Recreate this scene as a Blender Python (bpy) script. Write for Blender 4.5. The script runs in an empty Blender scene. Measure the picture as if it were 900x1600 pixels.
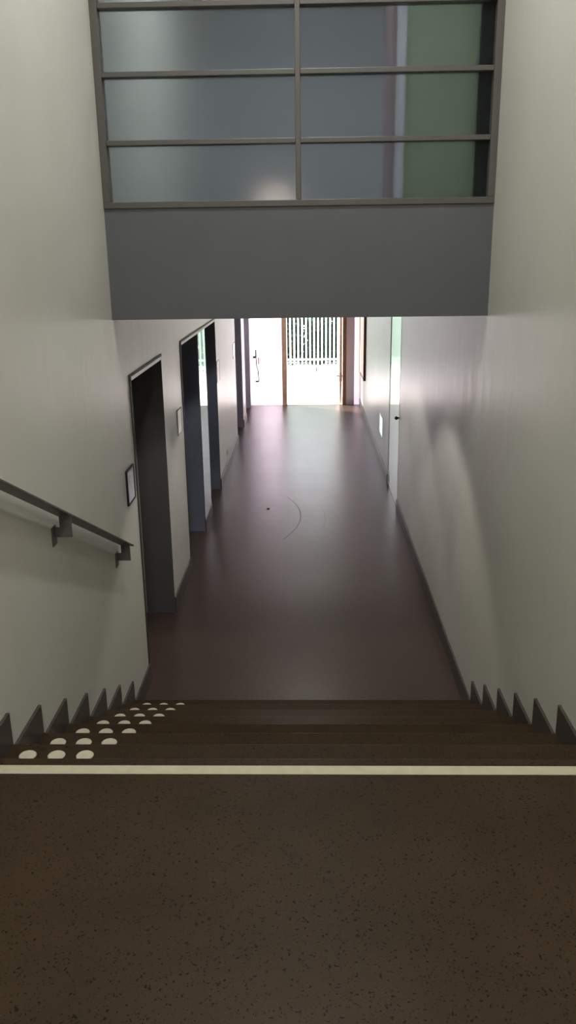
import bpy, bmesh, math, random
from mathutils import Vector, Matrix
random.seed(7)
COL = bpy.context.scene.collection
SC = bpy.context.scene

# ------------------------------------------------------------------ measures
XL, XR = -1.2023, 1.0930          # side walls
R, T, N = 0.17, 0.3525, 8         # riser, tread, risers
Y0 = 4.9865                       # lowest nosing
H = R * N                         # upper landing
YL = Y0 - 7 * T                   # landing nosing
S = 0.14                          # skirting height
EYE = 3.0442
YW = 5.192                        # face of the glazed wall above the passage
ZB = 2.678                        # its underside
TOP = 5.8
YE = 17.5                         # exit end of the passage
YBACK = -4.0

# ------------------------------------------------------------------ helpers
def lin(c):
    return tuple(((v / 255) / 12.92 if v / 255 <= 0.04045 else ((v / 255 + 0.055) / 1.055) ** 2.4) for v in c)

def new_mat(name):
    m = bpy.data.materials.new(name); m.use_nodes = True
    nt = m.node_tree
    return m, nt, nt.nodes['Principled BSDF']

def coords(nt, scale=(1, 1, 1)):
    g = nt.nodes.new('ShaderNodeNewGeometry')
    mp = nt.nodes.new('ShaderNodeMapping'); mp.inputs['Scale'].default_value = scale
    nt.links.new(g.outputs['Position'], mp.inputs['Vector'])
    return mp.outputs['Vector']

def noise(nt, vec, scale, detail=3, rough=.5):
    n = nt.nodes.new('ShaderNodeTexNoise')
    n.inputs['Scale'].default_value = scale; n.inputs['Detail'].default_value = detail
    n.inputs['Roughness'].default_value = rough
    nt.links.new(vec, n.inputs['Vector'])
    return n.outputs['Fac']

def ramp(nt, fac, stops):
    r = nt.nodes.new('ShaderNodeValToRGB')
    el = r.color_ramp.elements
    el[0].position, el[0].color = stops[0][0], (*stops[0][1], 1)
    el[1].position, el[1].color = stops[1][0], (*stops[1][1], 1)
    for p, c in stops[2:]:
        e = el.new(p); e.color = (*c, 1)
    nt.links.new(fac, r.inputs['Fac'])
    return r.outputs['Color']

def bump(nt, h, bsdf, strength, dist):
    b = nt.nodes.new('ShaderNodeBump')
    b.inputs['Strength'].default_value = strength; b.inputs['Distance'].default_value = dist
    nt.links.new(h, b.inputs['Height']); nt.links.new(b.outputs['Normal'], bsdf.inputs['Normal'])

def plain(name, rgb, rough=.5, spec=.5, metal=0, vary=.06, vscale=6):
    m, nt, b = new_mat(name)
    c = lin(rgb)
    v = coords(nt)
    lo = tuple(x * (1 - vary) for x in c); hi = tuple(min(1, x * (1 + vary)) for x in c)
    nt.links.new(ramp(nt, noise(nt, v, vscale), [(.3, lo), (.7, hi)]), b.inputs['Base Color'])
    b.inputs['Roughness'].default_value = rough
    b.inputs['Specular IOR Level'].default_value = spec
    b.inputs['Metallic'].default_value = metal
    return m

def wall_paint(name, rgb, rough=.32):
    m, nt, b = new_mat(name)
    c = lin(rgb)
    v = coords(nt)
    big = noise(nt, v, 1.1, 4, .55)
    nt.links.new(ramp(nt, big, [(.25, tuple(x * .93 for x in c)), (.75, tuple(min(1, x * 1.05) for x in c))]), b.inputs['Base Color'])
    b.inputs['Roughness'].default_value = rough
    b.inputs['Specular IOR Level'].default_value = .4
    v2 = coords(nt, (1, 1, .35))
    bump(nt, noise(nt, v2, 5.5, 3, .5), b, .26, .012)
    return m

def terrazzo(name, base, rough, spec=.5, cloudy=.16, scuff=False):
    m, nt, b = new_mat(name)
    c = lin(base)
    v = coords(nt)
    cloud = ramp(nt, noise(nt, v, 3.2, 5, .6), [(.3, tuple(x * (1 - cloudy) for x in c)), (.7, tuple(x * (1 + cloudy) for x in c))])
    def flecks(scale, lo, hi, jitter):
        vo = nt.nodes.new('ShaderNodeTexVoronoi'); vo.inputs['Scale'].default_value = scale
        # warp so that the chips are irregular
        nz = nt.nodes.new('ShaderNodeTexNoise'); nz.inputs['Scale'].default_value = scale * .9
        nt.links.new(v, nz.inputs['Vector'])
        mx = nt.nodes.new('ShaderNodeMix'); mx.data_type = 'VECTOR'
        mx.inputs['Factor'].default_value = jitter
        nt.links.new(v, mx.inputs[4]); nt.links.new(nz.outputs['Color'], mx.inputs[5])
        nt.links.new(mx.outputs[1], vo.inputs['Vector'])
        lt = nt.nodes.new('ShaderNodeMapRange')
        lt.inputs['From Min'].default_value = lo; lt.inputs['From Max'].default_value = hi
        lt.inputs['To Min'].default_value = 1; lt.inputs['To Max'].default_value = 0
        nt.links.new(vo.outputs['Distance'], lt.inputs['Value'])
        sep = nt.nodes.new('ShaderNodeSeparateColor'); nt.links.new(vo.outputs['Color'], sep.inputs['Color'])
        return lt.outputs['Result'], sep
    def layer(under, scale, lo, hi, frac, col, jitter=.012, channel='Red', amount=1):
        f, sep = flecks(scale, lo, hi, jitter)
        th = nt.nodes.new('ShaderNodeMath'); th.operation = 'LESS_THAN'; th.inputs[1].default_value = frac
        nt.links.new(sep.outputs[channel], th.inputs[0])
        mu = nt.nodes.new('ShaderNodeMath'); mu.operation = 'MULTIPLY'
        nt.links.new(f, mu.inputs[0]); nt.links.new(th.outputs[0], mu.inputs[1])
        m2 = nt.nodes.new('ShaderNodeMath'); m2.operation = 'MULTIPLY'; m2.inputs[1].default_value = amount
        nt.links.new(mu.outputs[0], m2.inputs[0])
        mx = nt.nodes.new('ShaderNodeMix'); mx.data_type = 'RGBA'
        nt.links.new(m2.outputs[0], mx.inputs['Factor'])
        nt.links.new(under, mx.inputs[6]); mx.inputs[7].default_value = (*col, 1)
        return mx.outputs[2]
    col = layer(cloud, 190, .25, .5, .35, tuple(x * .72 for x in c), .004, 'Green', .8)
    col = layer(col, 110, .24, .42, .16, tuple(x * .08 for x in c), .02, 'Red', 1)
    col = layer(col, 62, .16, .30, .17, tuple(x * .08 for x in c), .03, 'Green', 1)
    col = layer(col, 150, .25, .42, .20, tuple(x * .10 for x in c), .012, 'Blue', 1)
    col = layer(col, 150, .22, .34, .05, tuple(min(1, x * 2.3) for x in c), .004, 'Blue', .7)
    if scuff:
        # two worn curved marks in the floor finish
        g = nt.nodes.new('ShaderNodeNewGeometry')
        sp = nt.nodes.new('ShaderNodeSeparateXYZ'); nt.links.new(g.outputs['Position'], sp.inputs[0])
        def mth(op, a, b_):
            n = nt.nodes.new('ShaderNodeMath'); n.operation = op
            for k, q in enumerate((a, b_)):
                if isinstance(q, (int, float)): n.inputs[k].default_value = q
                elif q is not None: nt.links.new(q, n.inputs[k])
            return n.outputs[0]
        for cx, cy, rad, hw in ((-1.9, 9.6, 2.1, .5), (-2.1, 9.65, 2.0, .85)):
            dx = mth('SUBTRACT', sp.outputs[0], cx); dy = mth('SUBTRACT', sp.outputs[1], cy)
            dd = mth('SQRT', mth('ADD', mth('MULTIPLY', dx, dx), mth('MULTIPLY', dy, dy)), None)
            on = mth('LESS_THAN', mth('ABSOLUTE', mth('SUBTRACT', dd, rad), None), .006)
            on = mth('MULTIPLY', on, mth('LESS_THAN', mth('ABSOLUTE', dy, None), hw))
            on = mth('MULTIPLY', on, mth('GREATER_THAN', dx, 0))
            on = mth('MULTIPLY', on, .75)
            mx = nt.nodes.new('ShaderNodeMix'); mx.data_type = 'RGBA'
            nt.links.new(on, mx.inputs['Factor']); nt.links.new(col, mx.inputs[6]); mx.inputs[7].default_value = (.004, .003, .003, 1)
            col = mx.outputs[2]
            rs = mth('ADD', mth('MULTIPLY', on, .22), 0)
            scuff_rough = rs
    nt.links.new(col, b.inputs['Base Color'])
    rr = nt.nodes.new('ShaderNodeMapRange')
    rr.inputs['To Min'].default_value = rough - .02; rr.inputs['To Max'].default_value = rough + .03
    nt.links.new(noise(nt, v, 1.6, 4, .6), rr.inputs['Value'])
    if scuff:
        ad = nt.nodes.new('ShaderNodeMath'); ad.operation = 'ADD'
        nt.links.new(rr.outputs['Result'], ad.inputs[0]); nt.links.new(scuff_rough, ad.inputs[1])
        nt.links.new(ad.outputs[0], b.inputs['Roughness'])
    else:
        nt.links.new(rr.outputs['Result'], b.inputs['Roughness'])
    b.inputs['Specular IOR Level'].default_value = spec
    v2 = coords(nt, (1, 1, 1))
    bump(nt, noise(nt, v2, 1.3, 1, .5), b, .05, .006)
    return m

def frosted(name, rgb, rough=.35, ior=1.12):
    m, nt, b = new_mat(name)
    b.inputs['Base Color'].default_value = (*lin(rgb), 1)
    b.inputs['Transmission Weight'].default_value = 1
    b.inputs['Roughness'].default_value = rough
    b.inputs['IOR'].default_value = ior
    v = coords(nt)
    rr = nt.nodes.new('ShaderNodeMapRange')
    rr.inputs['To Min'].default_value = rough - .02; rr.inputs['To Max'].default_value = rough + .02
    nt.links.new(noise(nt, v, 20), rr.inputs['Value']); nt.links.new(rr.outputs['Result'], b.inputs['Roughness'])
    return m

def milk_glass(name, rgb):
    m = bpy.data.materials.new(name); m.use_nodes = True; nt = m.node_tree
    out = nt.nodes['Material Output']; b = nt.nodes['Principled BSDF']
    b.inputs['Base Color'].default_value = (*lin(rgb), 1); b.inputs['Roughness'].default_value = .3
    tr = nt.nodes.new('ShaderNodeBsdfTranslucent'); tr.inputs['Color'].default_value = (*lin(rgb), 1)
    v = coords(nt)
    nt.links.new(ramp(nt, noise(nt, v, 3), [(.3, lin(rgb)), (.7, tuple(min(1, x * 1.04) for x in lin(rgb)))]), tr.inputs['Color'])
    mx = nt.nodes.new('ShaderNodeMixShader'); mx.inputs[0].default_value = .85
    nt.links.new(b.outputs[0], mx.inputs[1]); nt.links.new(tr.outputs[0], mx.inputs[2])
    nt.links.new(mx.outputs[0], out.inputs['Surface'])
    return m

def emit(name, rgb, strength):
    m, nt, b = new_mat(name)
    b.inputs['Base Color'].default_value = (*rgb, 1)
    b.inputs['Emission Color'].default_value = (*rgb, 1)
    b.inputs['Emission Strength'].default_value = strength
    return m

def leaf_mat(name, lo, hi):
    m, nt, b = new_mat(name)
    v = coords(nt)
    nt.links.new(ramp(nt, noise(nt, v, 7, 4, .6), [(.3, lin(lo)), (.7, lin(hi))]), b.inputs['Base Color'])
    b.inputs['Roughness'].default_value = .55
    b.inputs['Specular IOR Level'].default_value = .12
    return m

M = dict(
    wall=wall_paint('wall_paint', (203, 202, 193)),
    wall_high=wall_paint('wall_paint_end', (196, 186, 198), .5),
    grey=plain('lintel_grey', (92, 93, 97), .55, .35, 0, .04, 3),
    frame=plain('frame_grey_metal', (82, 79, 75), .45, .5, 0, .05, 5),
    steel=plain('dark_painted_steel', (86, 83, 82), .38, .5, 0, .08, 9),
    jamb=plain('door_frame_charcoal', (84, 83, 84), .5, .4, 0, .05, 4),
    jamb_far=plain('door_frame_slate_hazed', (205, 205, 228), .5, .4, 0, .05, 4),  # slate lightened to carry the haze towards the exit
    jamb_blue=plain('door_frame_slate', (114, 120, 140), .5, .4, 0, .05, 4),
    casing=plain('casing_pale_metal', (176, 176, 172), .35, .5, .2, .04, 8),
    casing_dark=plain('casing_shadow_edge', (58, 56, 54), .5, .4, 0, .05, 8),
    leafgrey=plain('door_leaf_grey', (150, 150, 146), .4, .5, 0, .04, 3),
    skirt=plain('skirting_brown_grey', (70, 64, 60), .36, .4, 0, .12, 30),
    floor=terrazzo('passage_floor_brown', (70, 56, 50), .32, .45, .07, True),
    stair=terrazzo('stair_terrazzo', (55, 43, 29), .42, .13),
    strip=plain('cream_strip', (182, 175, 150), .6, .3, 0, .06, 25),
    stud=plain('cream_stud', (192, 184, 164), .55, .4, 0, .05, 40),
    white_door=plain('white_gloss_door', (226, 232, 230), .10, .6, 0, .02, 2),
    panel_gloss=plain('glazed_panel_grey', (62, 68, 70), .03, .5, 0, .03, 2),
    dark=plain('near_black', (24, 24, 26), .4, .5, 0, .1, 20),
    paper=plain('paper_bluish_white', (238, 240, 255), .25, .5, 0, .05, 30),
    print_=plain('printed_grey', (196, 200, 222), .5, .3, 0, .1, 30),
    paper_w=plain('paper_white', (230, 230, 226), .07, .6, 0, .04, 30),
    wood=plain('orange_wood', (254, 218, 190), .5, .4, 0, .15, 14),  # base lightened to carry the bloom around the exit
    wood_dark=plain('brown_wood', (120, 84, 66), .5, .4, 0, .15, 14),
    metal=plain('brushed_metal', (120, 120, 126), .3, .5, .8, .05, 20),
    red=plain('red_tag', (196, 60, 60), .5, .4, 0, .05, 20),
    plastic=plain('white_plastic', (226, 224, 214), .4, .5, 0, .03, 20),
    ceil=plain('ceiling_paint', (206, 206, 200), .8, .2, 0, .03, 2),
    ground=plain('pale_concrete', (224, 222, 216), .8, .2, 0, .05, 3),
    fence=plain('fence_reflection_green', (180, 212, 186), .5, .4, 0, .03, 8),  # pale green put into the pickets to tint their reflection in the floor
    bark=plain('bark', (80, 62, 48), .9, .1, 0, .25, 12),
    leaf_dark=leaf_mat('leaf_dark', (4, 16, 12), (10, 30, 24)),
    leaf_mid=leaf_mat('leaf_mid', (90, 160, 80), (170, 220, 120)),
    leaf_teal=leaf_mat('leaf_teal', (10, 52, 42), (24, 78, 60)),
    glass=frosted('frosted_glass', (200, 208, 212), .42, 1.2),
    milk=milk_glass('milk_glass', (247, 240, 247)),
    room_blue=wall_paint('upper_room_blue_grey', (158, 160, 164), .7),
    room_green=milk_glass('upper_room_green', (192, 200, 184)),
    room_white=milk_glass('upper_room_white', (240, 238, 244)),
    room_pink=milk_glass('upper_room_pinkish', (206, 192, 196)),
    room_dark=plain('upper_room_dark', (44, 48, 52), .6, .3, 0, .05, 2),
    plate_glow=emit('glowing_plate', (.82, 1.0, .93), .9),  # emission added to brighten the low wall plate
    shade=emit('lamp_shade_warm', (1.0, .78, .68), .6),
    disc=emit('downlight_disc', (1.0, .95, .84), 6.0),
)

def wloc(o):
    v = Vector((0, 0, 0))
    while o is not None:
        v += o.location; o = o.parent
    return v

def obj(name, bm, mat, parent=None, bevel=0, smooth=False):
    """link one mesh; geometry is given in world metres"""
    me = bpy.data.meshes.new(name)
    bmesh.ops.recalc_face_normals(bm, faces=bm.faces[:])
    if parent is None:
        xs = [v.co for v in bm.verts]
        org = Vector(((min(v.x for v in xs) + max(v.x for v in xs)) / 2,
                      (min(v.y for v in xs) + max(v.y for v in xs)) / 2, min(v.z for v in xs)))
    else:
        org = wloc(parent)
    bm.transform(Matrix.Translation(-org))
    bm.to_mesh(me); bm.free()
    if smooth:
        for p in me.polygons: p.use_smooth = True
    o = bpy.data.objects.new(name, me); COL.objects.link(o)
    me.materials.append(mat)
    if parent is None: o.location = org
    else: o.parent = parent
    if bevel:
        b = o.modifiers.new('bevel', 'BEVEL'); b.width = bevel; b.segments = 2
        b.limit_method = 'ANGLE'
    return o

def empty(name, loc):
    o = bpy.data.objects.new(name, None); COL.objects.link(o); o.location = loc
    o.empty_display_size = .1
    return o

def tag(o, label, cat, group=None):
    o['label'] = label; o['category'] = cat
    if group: o['group'] = group
    return o

def thing(name, loc, label, cat, group=None):
    return tag(empty(name, loc), label, cat, group)

def struct(o):
    o['kind'] = 'structure'; return o

def box(bm, x0, x1, y0, y1, z0, z1):
    vs = [bm.verts.new((x, y, z)) for x in (x0, x1) for y in (y0, y1) for z in (z0, z1)]
    for f in ((0, 1, 3, 2), (4, 6, 7, 5), (0, 4, 5, 1), (2, 3, 7, 6), (0, 2, 6, 4), (1, 5, 7, 3)):
        bm.faces.new([vs[i] for i in f])
    return bm

def boxes(*bs):
    bm = bmesh.new()
    for b in bs: box(bm, *b)
    return bm

def prism(bm, pts, axis, a, b):
    """extrude polygon pts along an axis; pts are the two other coordinates in order"""
    def mk(p, v):
        q = list(p); q.insert(axis, v); return bm.verts.new(q)
    A = [mk(p, a) for p in pts]; B = [mk(p, b) for p in pts]
    bm.faces.new(A); bm.faces.new(B[::-1])
    n = len(pts)
    for i in range(n): bm.faces.new((A[i], B[i], B[(i + 1) % n], A[(i + 1) % n]))
    return bm

def cyl(bm, p0, p1, r0, r1=None, n=20):
    r1 = r0 if r1 is None else r1
    p0, p1 = Vector(p0), Vector(p1); d = (p1 - p0).normalized()
    u = d.orthogonal().normalized(); w = d.cross(u)
    A = [bm.verts.new(p0 + (u * math.cos(t) + w * math.sin(t)) * r0) for t in [2 * math.pi * i / n for i in range(n)]]
    B = [bm.verts.new(p1 + (u * math.cos(t) + w * math.sin(t)) * r1) for t in [2 * math.pi * i / n for i in range(n)]]
    bm.faces.new(A[::-1]); bm.faces.new(B)
    for i in range(n): bm.faces.new((A[i], A[(i + 1) % n], B[(i + 1) % n], B[i]))
    return bm

def tube(bm, pts, r, n=10):
    for a, b in zip(pts, pts[1:]): cyl(bm, a, b, r, r, n)
    return bm

# ------------------------------------------------------------------ openings
DH = 2.25                                   # head height
OP1 = (5.58, 6.82)
OP2 = (7.89, 9.10)
OP3 = (9.74, 10.92)
OP4 = (13.85, 15.17)
OP5 = (15.86, 17.21)
OPS = [OP1, OP2, OP3, OP4, OP5]
WT = 0.34                                   # wall thickness
REC = 0.25                                  # reveal depth
RH = 2.55
RD = (9.88, 11.12)                          # white door in the right wall

# ------------------------------------------------------------------ shell
bm = bmesh.new()
y = YBACK
for a, b in OPS:
    box(bm, XL - WT, XL, y, a, 0, TOP)
    box(bm, XL - WT, XL, a, b, DH, TOP)
    y = b
box(bm, XL - WT, XL, y, YE + .25, 0, TOP)
struct(obj('wall_left', bm, M['wall']))
bm = boxes((XR, XR + WT, YBACK, RD[0], 0, TOP), (XR, XR + WT, RD[0], RD[1], RH + .06, TOP), (XR, XR + WT, RD[1], YE + .25, 0, TOP),
           (XR + .06, XR + WT, RD[0], RD[1], 0, RH + .06))
struct(obj('wall_right', bm, M['wall']))
struct(obj('wall_back', boxes((XL - WT, XR + WT, YBACK - .2, YBACK, 0, TOP)), M['wall']))
# grey downstand wall over the passage, under the glazing
struct(obj('wall_front', boxes((XL, XR, YW, YW + .22, ZB, 3.335)), M['grey']))
struct(obj('floor', boxes((XL - WT, XR + WT, Y0 - .02, YE + .02, -.15, 0)), M['floor']))
struct(obj('floor_landing', boxes((XL, XR, YBACK, YL, 0, H)), M['stair'], bevel=.004))
struct(obj('ceiling', boxes((XL - WT, XR + WT, YBACK - .2, YE + .25, TOP, TOP + .15)), M['ceil']))
struct(obj('ceiling_passage', boxes((XL, XR, YW + .22, YE, 2.74, 2.9)), M['ceil']))

# skirtings
def skirt(name, x0, x1, segs, extra=None):
    bm = bmesh.new()
    for a, b in segs: box(bm, x0, x1, a, b, 0, S)
    return struct(obj(name, bm, M['skirt'], bevel=.003))
skirt('baseboard_left', XL, XL + .014,
      [(Y0, OP1[0]), (OP1[1], OP2[0]), (OP2[1] + .002, OP3[0] - .002), (OP3[1], OP4[0]), (OP4[1], OP5[0])])
skirt('baseboard_right', XR - .014, XR, [(Y0, RD[0]), (RD[1], YE)])
def stepped(name, x0, x1):
    pts = []
    # (y, z) outline, from the lowest nosing up to the landing
    for i in range(7):
        yn = Y0 - i * T
        pts += [(yn, (i + 1) * R + S), (yn - T, (i + 1) * R + S)]
    pts += [(YL, H + S), (YBACK, H + S), (YBACK, H)]
    low = [(YL, H)]
    for i in range(6, -1, -1):
        yn = Y0 - i * T
        low += [(yn - T, (i + 1) * R), (yn, (i + 1) * R)]
    pts = pts + low
    bm = bmesh.new(); prism(bm, pts, 0, x0, x1)
    bmesh.ops.remove_doubles(bm, verts=bm.verts[:], dist=1e-5)
    bmesh.ops.triangulate(bm, faces=[f for f in bm.faces if len(f.verts) > 4])
    return struct(obj(name, bm, M['skirt']))
stepped('baseboard_stair_left', XL, XL + .014)
stepped('baseboard_stair_right', XR - .014, XR)

# ------------------------------------------------------------------ stairs
st = thing('staircase', (0, Y0 - 3.5 * T, 0), 'brown speckled terrazzo stairs going down to the passage', 'stairs')
for i in range(7):
    obj('step', boxes((XL + .001, XR - .001, Y0 - (i + 1) * T, Y0 - i * T, 0, (i + 1) * R)), M['stair'], st, bevel=.004)

strip = obj('nosing_strip', boxes((XL + .016, XR - .016, 2.425, 2.473, H, H + .002)), M['strip'])
tag(strip, 'cream painted strip running across the landing just before the stairs', 'floor strip')

ordinal = ['first', 'second', 'third', 'fourth', 'fifth', 'sixth', 'seventh']
place = ['left', 'middle', 'right']
proto = None
for i in range(7):
    k = 6 - i                                   # tread index, top tread first
    yn = Y0 - k * T; z = (k + 1) * R
    for j, x in enumerate((-1.104, -.991, -.879)):
        loc = (x + .008 * i / 6, yn - .081, z)
        if proto is None:
            b_ = bmesh.new(); cyl(b_, (x, yn - .081, z), (x, yn - .081, z + .0035), .034, .031, 32)
            proto = obj('tactile_stud', b_, M['stud']); o = proto
        else:
            o = proto.copy(); COL.objects.link(o)
        o.location = loc
        tag(o, f'cream round stud on the {ordinal[i]} step below the landing, {place[j]} of three', 'stud', 'cream studs on the steps')

# ------------------------------------------------------------------ doors in the left wall
def left_door(num, span, mj, leaf=True, casing=True, near_lining=True):
    a, b = span
    d = struct(empty(f'door_{num}', (XL - REC / 2, (a + b) / 2, 0)))
    t = .004
    obj('door_jamb', boxes((XL - REC, XL + .002, b - t, b, 0, DH)), mj, d)           # far reveal
    obj('door_jamb', boxes((XL - REC, XL + .002, a, a + t, 0, DH)), mj, d)           # near reveal
    obj('door_head', boxes((XL - REC, XL + .002, a + t, b - t, DH - t, DH)), mj, d)
    if leaf:
        lf = obj('door_leaf', boxes((XL - REC - .045, XL - REC, a + .001, b - .001, .006, DH - .001)), M['leafgrey'], d)
        hb = bmesh.new()
        ym = a + .22
        box(hb, XL - REC, XL - REC + .008, ym - .022, ym + .022, .96, 1.14)
        cyl(hb, (XL - REC + .008, ym, 1.06), (XL - REC + .05, ym, 1.06), .009)
        cyl(hb, (XL - REC + .05, ym + .008, 1.06), (XL - REC + .05, ym - .12, 1.06), .009)
        obj('handle', hb, M['metal'], lf)
    if casing:
        c = bmesh.new()
        box(c, XL, XL + .011, a, b, DH, DH + .026)
        obj('door_casing', c, M['casing'], d)
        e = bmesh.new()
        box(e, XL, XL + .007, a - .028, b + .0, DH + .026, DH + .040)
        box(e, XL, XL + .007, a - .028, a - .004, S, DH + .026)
        obj('casing_shadow_strip', e, M['casing_dark'], d)  # dark strip coloured in for the shadow gap around the casing
    return d
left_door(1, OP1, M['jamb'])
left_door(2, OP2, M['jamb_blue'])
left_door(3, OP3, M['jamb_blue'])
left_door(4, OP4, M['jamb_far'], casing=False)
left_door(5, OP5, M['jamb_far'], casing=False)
# polished panel on the pier between the second and third doors
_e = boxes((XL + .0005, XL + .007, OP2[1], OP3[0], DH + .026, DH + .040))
pp = thing('glossy_panel', (XL, (OP2[1] + OP3[0]) / 2, S), 'tall narrow glossy panel mirroring the exit between two dark recesses, left wall', 'panel')
obj('panel', boxes((XL + .0005, XL + .008, OP2[1] + .001, OP3[0] - .001, S, DH)), M['panel_gloss'], pp)
obj('head_strip', boxes((XL + .0005, XL + .011, OP2[1] + .001, OP3[0] - .001, DH, DH + .026)), M['casing'], pp)
obj('head_shadow_strip', _e, M['casing_dark'], pp)  # shadow gap continued over the panel as a dark strip

# white door in right wall
d6 = struct(empty('door_6', (XR, sum(RD) / 2, 0)))
lf = obj('door_leaf', boxes((XR + .004, XR + .055, RD[0] + .004, RD[1] - .004, .006, RH)), M['white_door'], d6)
obj('door_frame', boxes((XR - .003, XR + .058, RD[0], RD[0] + .004, 0, RH + .02), (XR - .003, XR + .058, RD[1] - .004, RD[1], 0, RH + .02),
                        (XR - .003, XR + .058, RD[0], RD[1], RH + .002, RH + .03)), M['plastic'], d6)
hb = bmesh.new(); cyl(hb, (XR + .004, RD[0] + .05, 1.15), (XR - .03, RD[0] + .05, 1.15), .01)
bmesh.ops.create_uvsphere(hb, u_segments=16, v_segments=10, radius=.022, matrix=Matrix.Translation((XR - .03, RD[0] + .05, 1.15)))
obj('knob', hb, M['dark'], lf, smooth=True)

# ------------------------------------------------------------------ exit doors at the end
d7 = struct(empty('door_7', (0, YE, 0)))
EH = 2.45
fr = bmesh.new()
box(fr, -.545, -.445, YE - .02, YE + .10, 0, EH)
obj('mullion_post', fr, M['wood'], d7, bevel=.004)
obj('door_post', boxes((.725, .80, YE - .02, YE + .10, 0, EH)), M['wood_dark'], d7, bevel=.004)
obj('door_head', boxes((XL, XR, YE - .02, YE + .10, EH, EH + .08)), M['wood'], d7)
obj('threshold', boxes((-.445, .725, YE, YE + .10, 0, .008)), M['plastic'], d7)
# fixed pale leaf on the left
lf = obj('door_leaf', boxes((XL + .002, -.545, YE + .03, YE + .07, .004, EH)), M['milk'], d7)
hb = bmesh.new()
box(hb, -1.10, -1.075, YE - .03, YE + .03, 1.02, 1.17)
box(hb, -1.15, -1.075, YE - .035, YE - .015, 1.00, 1.045)
obj('lever_handle', hb, M['dark'], lf)
hb = bmesh.new()
tube(hb, [(-1.085, YE - .06, 1.02), (-1.075, YE - .06, .85), (-1.045, YE - .06, .74), (-1.035, YE - .06, .52)], .011)
box(hb, -1.055, -1.03, YE - .06, YE + .03, .68, .72)
box(hb, -1.105, -1.035, YE - .065, YE - .04, .50, .535)
obj('pull_handle', hb, M['steel'], lf)
obj('red_tag', boxes((-1.048, -1.025, YE + .015, YE + .031, .87, 1.01)), M['red'], lf)
# leaf on the right, swung outward and seen on its edge
lf = obj('door_leaf', boxes((.665, .712, YE + .10, YE + .98, .012, EH - .01)), M['wood'], d7, bevel=.003)
obj('glazing', boxes((.66, .717, YE + .22, YE + .86, .9, EH - .2)), M['milk'], lf)
hb = bmesh.new()
for s, x in ((-1, .665), (1, .712)):
    box(hb, min(x, x + s * .008), max(x, x + s * .008), YE + .13, YE + .18, .47, .66)
    cyl(hb, (x, YE + .155, .585), (x + s * .055, YE + .155, .585), .012)
    cyl(hb, (x + s * .05, YE + .15, .585), (x + s * .05, YE + .27, .585), .011)
obj('lever_handle', hb, M['dark'], lf)
# end wall around the exit
struct(obj('wall_end', boxes((.80, .965, YE, YE + .2, 0, EH), (XL, XR, YE + .01, YE + .2, EH + .08, TOP)), M['wall_high']))
w2 = struct(empty('window_2', (1.03, YE, 0)))
obj('pane', boxes((.965, XR, YE + .04, YE + .06, 0, EH)), M['milk'], w2)

# ------------------------------------------------------------------ glazing over the passage
w1 = struct(empty('window_1', (0, YW, 3.335)))
FY0, FY1 = YW - .012, YW + .07
ZT = TOP
zb = [3.335, 3.676, 4.033, 4.378, 4.73, 5.08, 5.43, 5.765]
bw = .034
xm = -.050
obj('window_frame', boxes((XL, XR, FY0, FY1, 3.320, 3.356), (XL, XR, FY0, FY1, ZT - .03, ZT)), M['frame'], w1, bevel=.003)
obj('window_frame', boxes((XL, XL + .042, FY0, FY1, 3.356, ZT - .03)), M['frame'], w1, bevel=.003)
obj('window_frame', boxes((XR - .042, XR, FY0, FY1, 3.356, ZT - .03)), M['frame'], w1, bevel=.003)
obj('mullion', boxes((xm - .015, xm + .015, FY0, FY1, 3.356, ZT - .03)), M['frame'], w1, bevel=.003)
for z in zb[1:-1]:
    obj('glazing_bar', boxes((XL + .042, xm - .015, FY0 + .004, FY1, z - .014, z + .014)), M['frame'], w1, bevel=.003)
    obj('glazing_bar', boxes((xm + .015, XR - .042, FY0 + .004, FY1, z - .014, z + .014)), M['frame'], w1, bevel=.003)
for za, zc in zip(zb, zb[1:]):
    for xa, xb in ((XL + .042, xm - .015), (xm + .015, XR - .042)):
        obj('pane', boxes((xa - .004, xb + .004, YW + .040, YW + .048, za + .012, zc - .012)), M['glass'], w1)

# room behind the glazing
struct(obj('floor_upper', boxes((XL, XR, YW + .22, 9.5, 2.9, 3.0)), M['room_dark']))
struct(obj('wall_upper_back', boxes((XL, XR, 9.5, 9.6, 2.9, TOP)), M['room_blue']))
struct(obj('trim_4', boxes((.452, .512, YW + .10, YW + .13, 3.336, TOP)), M['room_pink']))
struct(obj('trim_1', boxes((.512, .570, YW + .10, YW + .13, 3.336, TOP)), M['room_white']))           # pale upright
struct(obj('trim_2', boxes((.572, .984, YW + .10, YW + .14, 3.336, TOP)), M['room_green']))           # green panel
struct(obj('trim_3', boxes((.985, XR, YW + .09, YW + .2, 3.336, TOP)), M['room_dark']))
lamp = thing('table_lamp', (-.25, 7.0, 3.0), 'lamp with a warm glow blurred behind the lowest left frosted pane', 'lamp')
b_ = bmesh.new(); cyl(b_, (-.25, 7.0, 3.0), (-.25, 7.0, 3.03), .10, .09); cyl(b_, (-.25, 7.0, 3.03), (-.25, 7.0, 3.30), .015)
obj('base', b_, M['metal'], lamp)
b_ = bmesh.new(); cyl(b_, (-.25, 7.0, 3.30), (-.25, 7.0, 3.55), .17, .12, 28)
obj('lamp_shade', b_, M['shade'], lamp)

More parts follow.
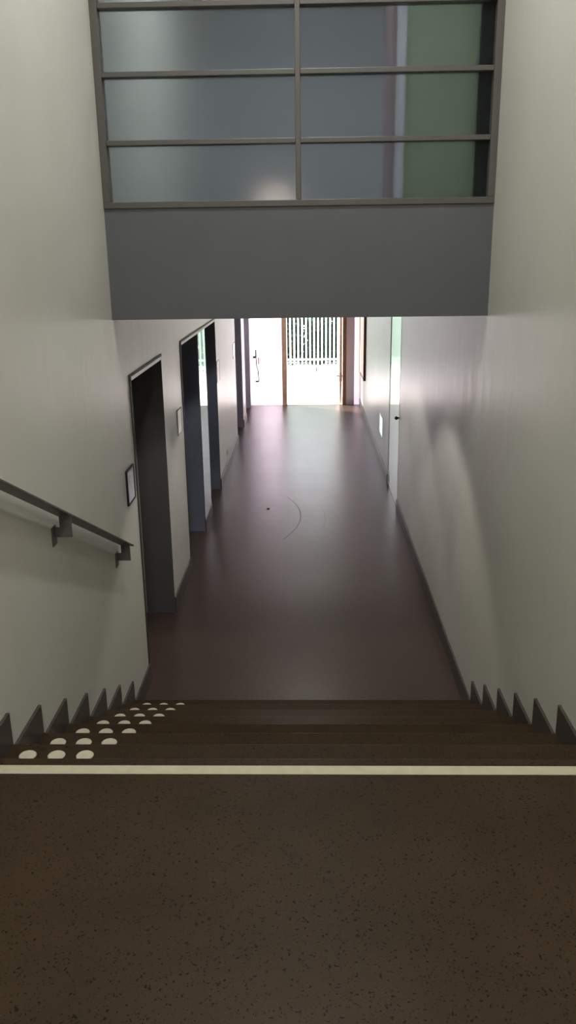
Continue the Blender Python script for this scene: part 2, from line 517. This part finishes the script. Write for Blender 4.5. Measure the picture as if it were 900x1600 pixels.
# ------------------------------------------------------------------ handrail
hr = thing('handrail', (XL, 3.4, H), 'dark flat steel handrail sloping down the left wall on angled brackets', 'handrail')
slope = R / T
rx0, rx1 = XL + .022, XL + .094
def rz(yy): return 1.895 - (slope - .006) * (yy - 3.67)
ya, yb = 1.2, 4.925
b_ = bmesh.new()
prism(b_, [(ya, rz(ya)), (yb, rz(yb)), (yb, rz(yb) + .011), (ya, rz(ya) + .011)], 0, rx0, rx1)
obj('rail', b_, M['steel'], hr, bevel=.0015)
for yk in (2.51, 3.67, 4.83):
    zt = rz(yk) + .004
    z1 = zt - .060; z0 = z1 - .048
    b_ = bmesh.new()
    prism(b_, [(XL + .004, z0), (rx1 - .004, z0), (rx1 - .004, zt), (rx1 - .06, zt), (rx1 - .06, z1), (XL + .004, z1)], 1, yk - .004, yk + .004)
    br = obj('bracket', b_, M['steel'], hr)
    obj('wall_plate', boxes((XL, XL + .006, yk - .03, yk + .03, z1 - .088, z1 + .004)), M['steel'], br)

# ------------------------------------------------------------------ signs
def wall_sign(name, side, y0, y1, z0, z1, rim, face, label, cat, printing=True, rimw=.011, thick=.014, group=None):
    X = XL if side < 0 else XR
    s = 1 if side < 0 else -1
    t = thing(name, (X, (y0 + y1) / 2, z0), label, cat, group)
    def bx(bm, d0, d1, *r): box(bm, min(X + s * d0, X + s * d1), max(X + s * d0, X + s * d1), *r)
    b_ = bmesh.new()
    bx(b_, 0, thick, y0, y0 + rimw, z0, z1); bx(b_, 0, thick, y1 - rimw, y1, z0, z1)
    bx(b_, 0, thick, y0 + rimw, y1 - rimw, z0, z0 + rimw); bx(b_, 0, thick, y0 + rimw, y1 - rimw, z1 - rimw, z1)
    obj('frame', b_, rim, t)
    b_ = bmesh.new(); bx(b_, 0, thick * .6, y0 + rimw, y1 - rimw, z0 + rimw, z1 - rimw)
    sh = obj('sheet', b_, face, t)
    if printing:
        w = (y1 - y0)
        for f0, f1, za, zb_ in ((.16, .42, z1 - .075, z1 - .045), (.16, .62, z1 - .092, z1 - .086), (.20, .46, z0 + .03, z0 + .042)):
            b_ = bmesh.new()
            bx(b_, thick * .6, thick * .6 + .0006, y0 + w * f0, y0 + w * f1, za, zb_)
            obj('print', b_, M['print_'], sh)
    return t
wall_sign('framed_notice', -1, 5.235, 5.462, 1.468, 1.705, M['dark'], M['paper'],
          'black framed pale blue notice on the left wall just before the nearest doorway', 'notice')
wall_sign('door_sign', -1, 7.485, 7.715, 1.466, 1.696, M['casing'], M['paper_w'],
          'white rectangular sign on the left wall between the first and second doorways', 'sign', False, .005, .008)
wall_sign('wall_sign', -1, 10.96, 11.26, 1.44, 1.72, M['plastic'], M['paper_w'],
          'bright white sign on the left wall right after the third dark recess', 'sign', False, .004, .006)
wall_sign('wall_sign', -1, 13.42, 13.75, 1.47, 1.70, M['casing_dark'], M['paper_w'],
          'small white sign far down the left wall, just before the fourth dark recess', 'sign', False, .004, .006)
wall_sign('wall_sign', 1, 12.03, 12.55, .45, .74, M['plastic'], M['plate_glow'],
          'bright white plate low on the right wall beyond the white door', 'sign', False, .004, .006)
# notice board
t = thing('notice_board', (XR, 16.5, .72), 'wood framed board hanging on the right wall close to the exit', 'board')
obj('frame', boxes((XR - .046, XR, 15.83, 15.87, .74, 2.1), (XR - .046, XR, 17.11, 17.15, .74, 2.1), (XR - .046, XR, 15.87, 17.11, .74, .78), (XR - .046, XR, 15.87, 17.11, 2.06, 2.1)), M['wood_dark'], t)
obj('board_panel', boxes((XR - .036, XR, 15.87, 17.11, .78, 2.06)), M['wood'], t)
# socket
t = thing('wall_socket', (XL, 11.96, .22), 'small white socket low on the left wall after the third recess', 'socket')
obj('plate', boxes((XL, XL + .012, 11.90, 12.00, .225, .315)), M['plastic'], t, bevel=.003)
b_ = bmesh.new(); cyl(b_, (XL + .012, 11.95, .262), (XL + .0135, 11.95, .262), .018)
obj('outlet', b_, M['dark'], t)
# bit of dirt on floor
b_ = bmesh.new(); bmesh.ops.create_icosphere(b_, subdivisions=2, radius=.02, matrix=Matrix.Translation((-.512, 9.97, .006)) @ Matrix.Diagonal((1, 1.3, .35, 1)))
for v in b_.verts: v.co.z = max(v.co.z, 0)
tag(obj('debris_speck', b_, M['dark']), 'tiny dark speck lying on the passage floor left of centre', 'debris')

# ------------------------------------------------------------------ lamps in ceilings
for k, yy in enumerate((3.85, -.4, -2.2)):
    t = thing('downlight', (0, yy, TOP), ['round ceiling downlight above the stairs, nearest the glazing', 'round ceiling downlight above the landing edge', 'round ceiling downlight at the back of the landing'][k], 'ceiling light', 'stair downlights')
    b_ = bmesh.new(); cyl(b_, (0, yy, TOP - .012), (0, yy, TOP), .13, .14, 32); obj('trim_ring', b_, M['plastic'], t)
    b_ = bmesh.new(); cyl(b_, (0, yy, TOP - .016), (0, yy, TOP - .012), .11, .11, 32); obj('diffuser', b_, M['disc'], t)

def light(name, typ, loc, power, color, **kw):
    L = bpy.data.lights.new(name, typ); L.energy = power; L.color = color
    for k, v in kw.items():
        if k != 'rot': setattr(L, k, v)
    o = bpy.data.objects.new(name, L); COL.objects.link(o); o.location = loc
    if 'rot' in kw: o.rotation_euler = kw['rot']
    return o
WARM = (1.0, .985, .94)
for yy, pw in ((3.85, 54), (-.4, 66), (-2.2, 86)):
    light('landing_lamp', 'AREA', (0, yy, TOP - .03), pw, WARM, shape='DISK', size=.26)
# two recessed spots in passage
for xx, yy in ((-.05, 10.4), (-.05, 8.3), (-.05, 6.2)):
    light('passage_spot', 'SPOT', (xx, yy, 2.72), 55, (1, .97, .88), spot_size=math.radians(106), spot_blend=.25, shadow_soft_size=.03)
# upper room
light('upper_room_lamp', 'AREA', (-.1, 7.0, 5.7), 56, (.95, .98, 1.0), shape='DISK', size=1.2)

# ------------------------------------------------------------------ outside
struct(obj('ground', boxes((-14, 14, YE + .10, 45, -.2, 0)), M['ground']))
fz0, fz1, FY = .07, 1.95, 22.3
fn = thing('picket_fence', (0, FY, 0), 'white picket fence outside beyond the open exit door', 'fence')
px = -.57
k0 = -22
for k in range(k0, 26):
    xa = -.52 + .1052 * k + .027
    obj('picket', boxes((xa, xa + .051, FY - .012, FY + .012, fz0, fz1)), M['fence'], fn)
x0f, x1f = -.52 + .1052 * k0, -.52 + .1052 * 26
for z in (.185, .36, 1.7):
    obj('rail', boxes((x0f, x1f, FY + .012, FY + .045, z, z + .05)), M['fence'], fn)
for xp in (x0f, x1f - .08, 1.75):
    obj('post', boxes((xp, xp + .08, FY + .045, FY + .125, 0, fz1 + .05)), M['fence'], fn)

def foliage(bm, c, r, n, size):
    c = Vector(c)
    for _ in range(n):
        while True:
            p = Vector([random.uniform(-1, 1) for _ in range(3)])
            if .25 < p.length < 1: break
        p = Vector((p.x * r[0], p.y * r[1], p.z * r[2])) + c
        if p.z < .05: p.z = .05 + random.random() * .1
        a = Vector([random.gauss(0, 1) for _ in range(3)]).normalized()
        b = a.orthogonal().normalized(); s = size * random.uniform(.6, 1.3)
        vs = [p - a * s, p - a * s * .1 + b * s * .42, p + a * s, p - a * s * .1 - b * s * .42]
        bm.faces.new([bm.verts.new(v) for v in vs])
def plant(name, x, y, stem_h, stem_r, blobs, mat, label, cat, group, n, size):
    t = thing(name, (x, y, 0), label, cat, group)
    b_ = bmesh.new(); cyl(b_, (x, y, 0), (x + .04, y, stem_h), stem_r, stem_r * .6, 10)
    for q in range(4):
        an = q * 1.6 + x; cyl(b_, (x + .03, y, stem_h * .7), (x + math.cos(an) * stem_h * .35, y + math.sin(an) * .3, stem_h * 1.15), stem_r * .5, stem_r * .25, 8)
    obj('trunk' if cat == 'tree' else 'stem', b_, M['bark'], t)
    b_ = bmesh.new()
    for c, r in blobs: foliage(b_, c, r, n, size)
    obj('foliage', b_, mat, t)
g = 'shrubs behind the white fence'
plant('shrub', 1.12, 23.3, .9, .03, [((1.12, 23.3, .85), (.44, .35, .85)), ((1.12, 23.3, 1.3), (.43, .3, .5))], M['leaf_dark'], 'dark green shrub behind the right part of the white fence', 'shrub', g, 900, .07)
plant('shrub', .26, 23.35, .9, .03, [((.26, 23.35, .8), (.30, .35, .8)), ((.28, 23.3, 1.25), (.29, .3, .45))], M['leaf_dark'], 'dark green shrub behind the middle of the white fence', 'shrub', g, 700, .07)
plant('shrub', -.48, 23.4, .8, .03, [((-.48, 23.4, .7), (.36, .35, .7))], M['leaf_dark'], 'sparse thin shrub behind the left part of the white fence', 'shrub', g, 150, .07)
plant('shrub', .24, 22.75, 1.5, .02, [((.24, 22.72, 1.5), (.28, .22, .16)), ((.62, 22.75, 1.62), (.2, .2, .16))], M['leaf_teal'], 'bluish green leafy sprig showing at the top of the fence', 'shrub', g, 260, .06)
plant('hedge', .1, 24.6, .6, .03, [((-1.1, 24.6, .8), (.9, .4, .8)), ((.0, 24.6, .8), (.9, .4, .8)), ((1.1, 24.6, .8), (.9, .4, .8)), ((2.2, 24.6, .8), (.9, .4, .8)), ((.5, 24.6, .35), (2.6, .35, .35))], M['leaf_dark'], 'long dark hedge running behind the white fence', 'hedge', None, 1500, .09)
g = 'trees beyond the fence'
plant('tree', .3, 26.6, 1.5, .12, [((.3, 26.6, 2.5), (1.3, .9, .95)), ((-.3, 26.4, 2.2), (1.0, .7, .7))], M['leaf_mid'], 'green tree standing beyond the fence straight ahead of the open door', 'tree', g, 2200, .14)
plant('tree', 3.0, 27.5, 1.8, .12, [((3.0, 27.5, 2.8), (1.3, 1.0, 1.2))], M['leaf_mid'], 'green tree beyond the fence, right of the open door', 'tree', g, 2600, .14)

# ------------------------------------------------------------------ sky and sun
w = bpy.data.worlds.new('sky'); SC.world = w; w.use_nodes = True
bg = w.node_tree.nodes['Background']
bg.inputs['Color'].default_value = (.91, .86, 1.0, 1); bg.inputs['Strength'].default_value = 6.0
sun = bpy.data.lights.new('sun', 'SUN'); sun.energy = 13; sun.angle = math.radians(1); sun.color = (1, .96, .88)
so = bpy.data.objects.new('sun', sun); COL.objects.link(so)
so.rotation_euler = Vector((.7, -.5, -1)).to_track_quat('-Z', 'Y').to_euler()
po = light('exit_portal', 'AREA', (-.05, YE + .2, EH / 2), 1, (1, 1, 1), shape='RECTANGLE', size=2.4, size_y=EH, rot=(math.radians(-90), 0, 0))
po.data.cycles.is_portal = True

# ------------------------------------------------------------------ camera
F, PITCH, YAW, ROLL = 1295.367, math.radians(17.1997), math.radians(-1.5095), math.radians(-.7741)
fw = Vector((math.sin(YAW) * math.cos(PITCH), math.cos(YAW) * math.cos(PITCH), -math.sin(PITCH)))
rt = Vector((math.cos(YAW), -math.sin(YAW), 0)); up = rt.cross(fw)
r2 = rt * math.cos(ROLL) + up * math.sin(ROLL); u2 = -rt * math.sin(ROLL) + up * math.cos(ROLL)
cam = bpy.data.cameras.new('camera'); cam.sensor_fit = 'HORIZONTAL'; cam.sensor_width = 36; cam.lens = F * 36 / 900
cam.clip_start = .02; cam.clip_end = 200
co = bpy.data.objects.new('camera', cam); COL.objects.link(co)
m = Matrix((r2, u2, -fw)).transposed().to_4x4(); m.translation = (0, 0, EYE)
co.matrix_world = m
SC.camera = co
SC.view_settings.view_transform = 'Standard'
SC.view_settings.look = 'None'
SC.view_settings.exposure = 0
SC.cycles.use_denoising = True
SC.cycles.max_bounces = 10
SC.cycles.diffuse_bounces = 6
SC.cycles.sample_clamp_indirect = 8
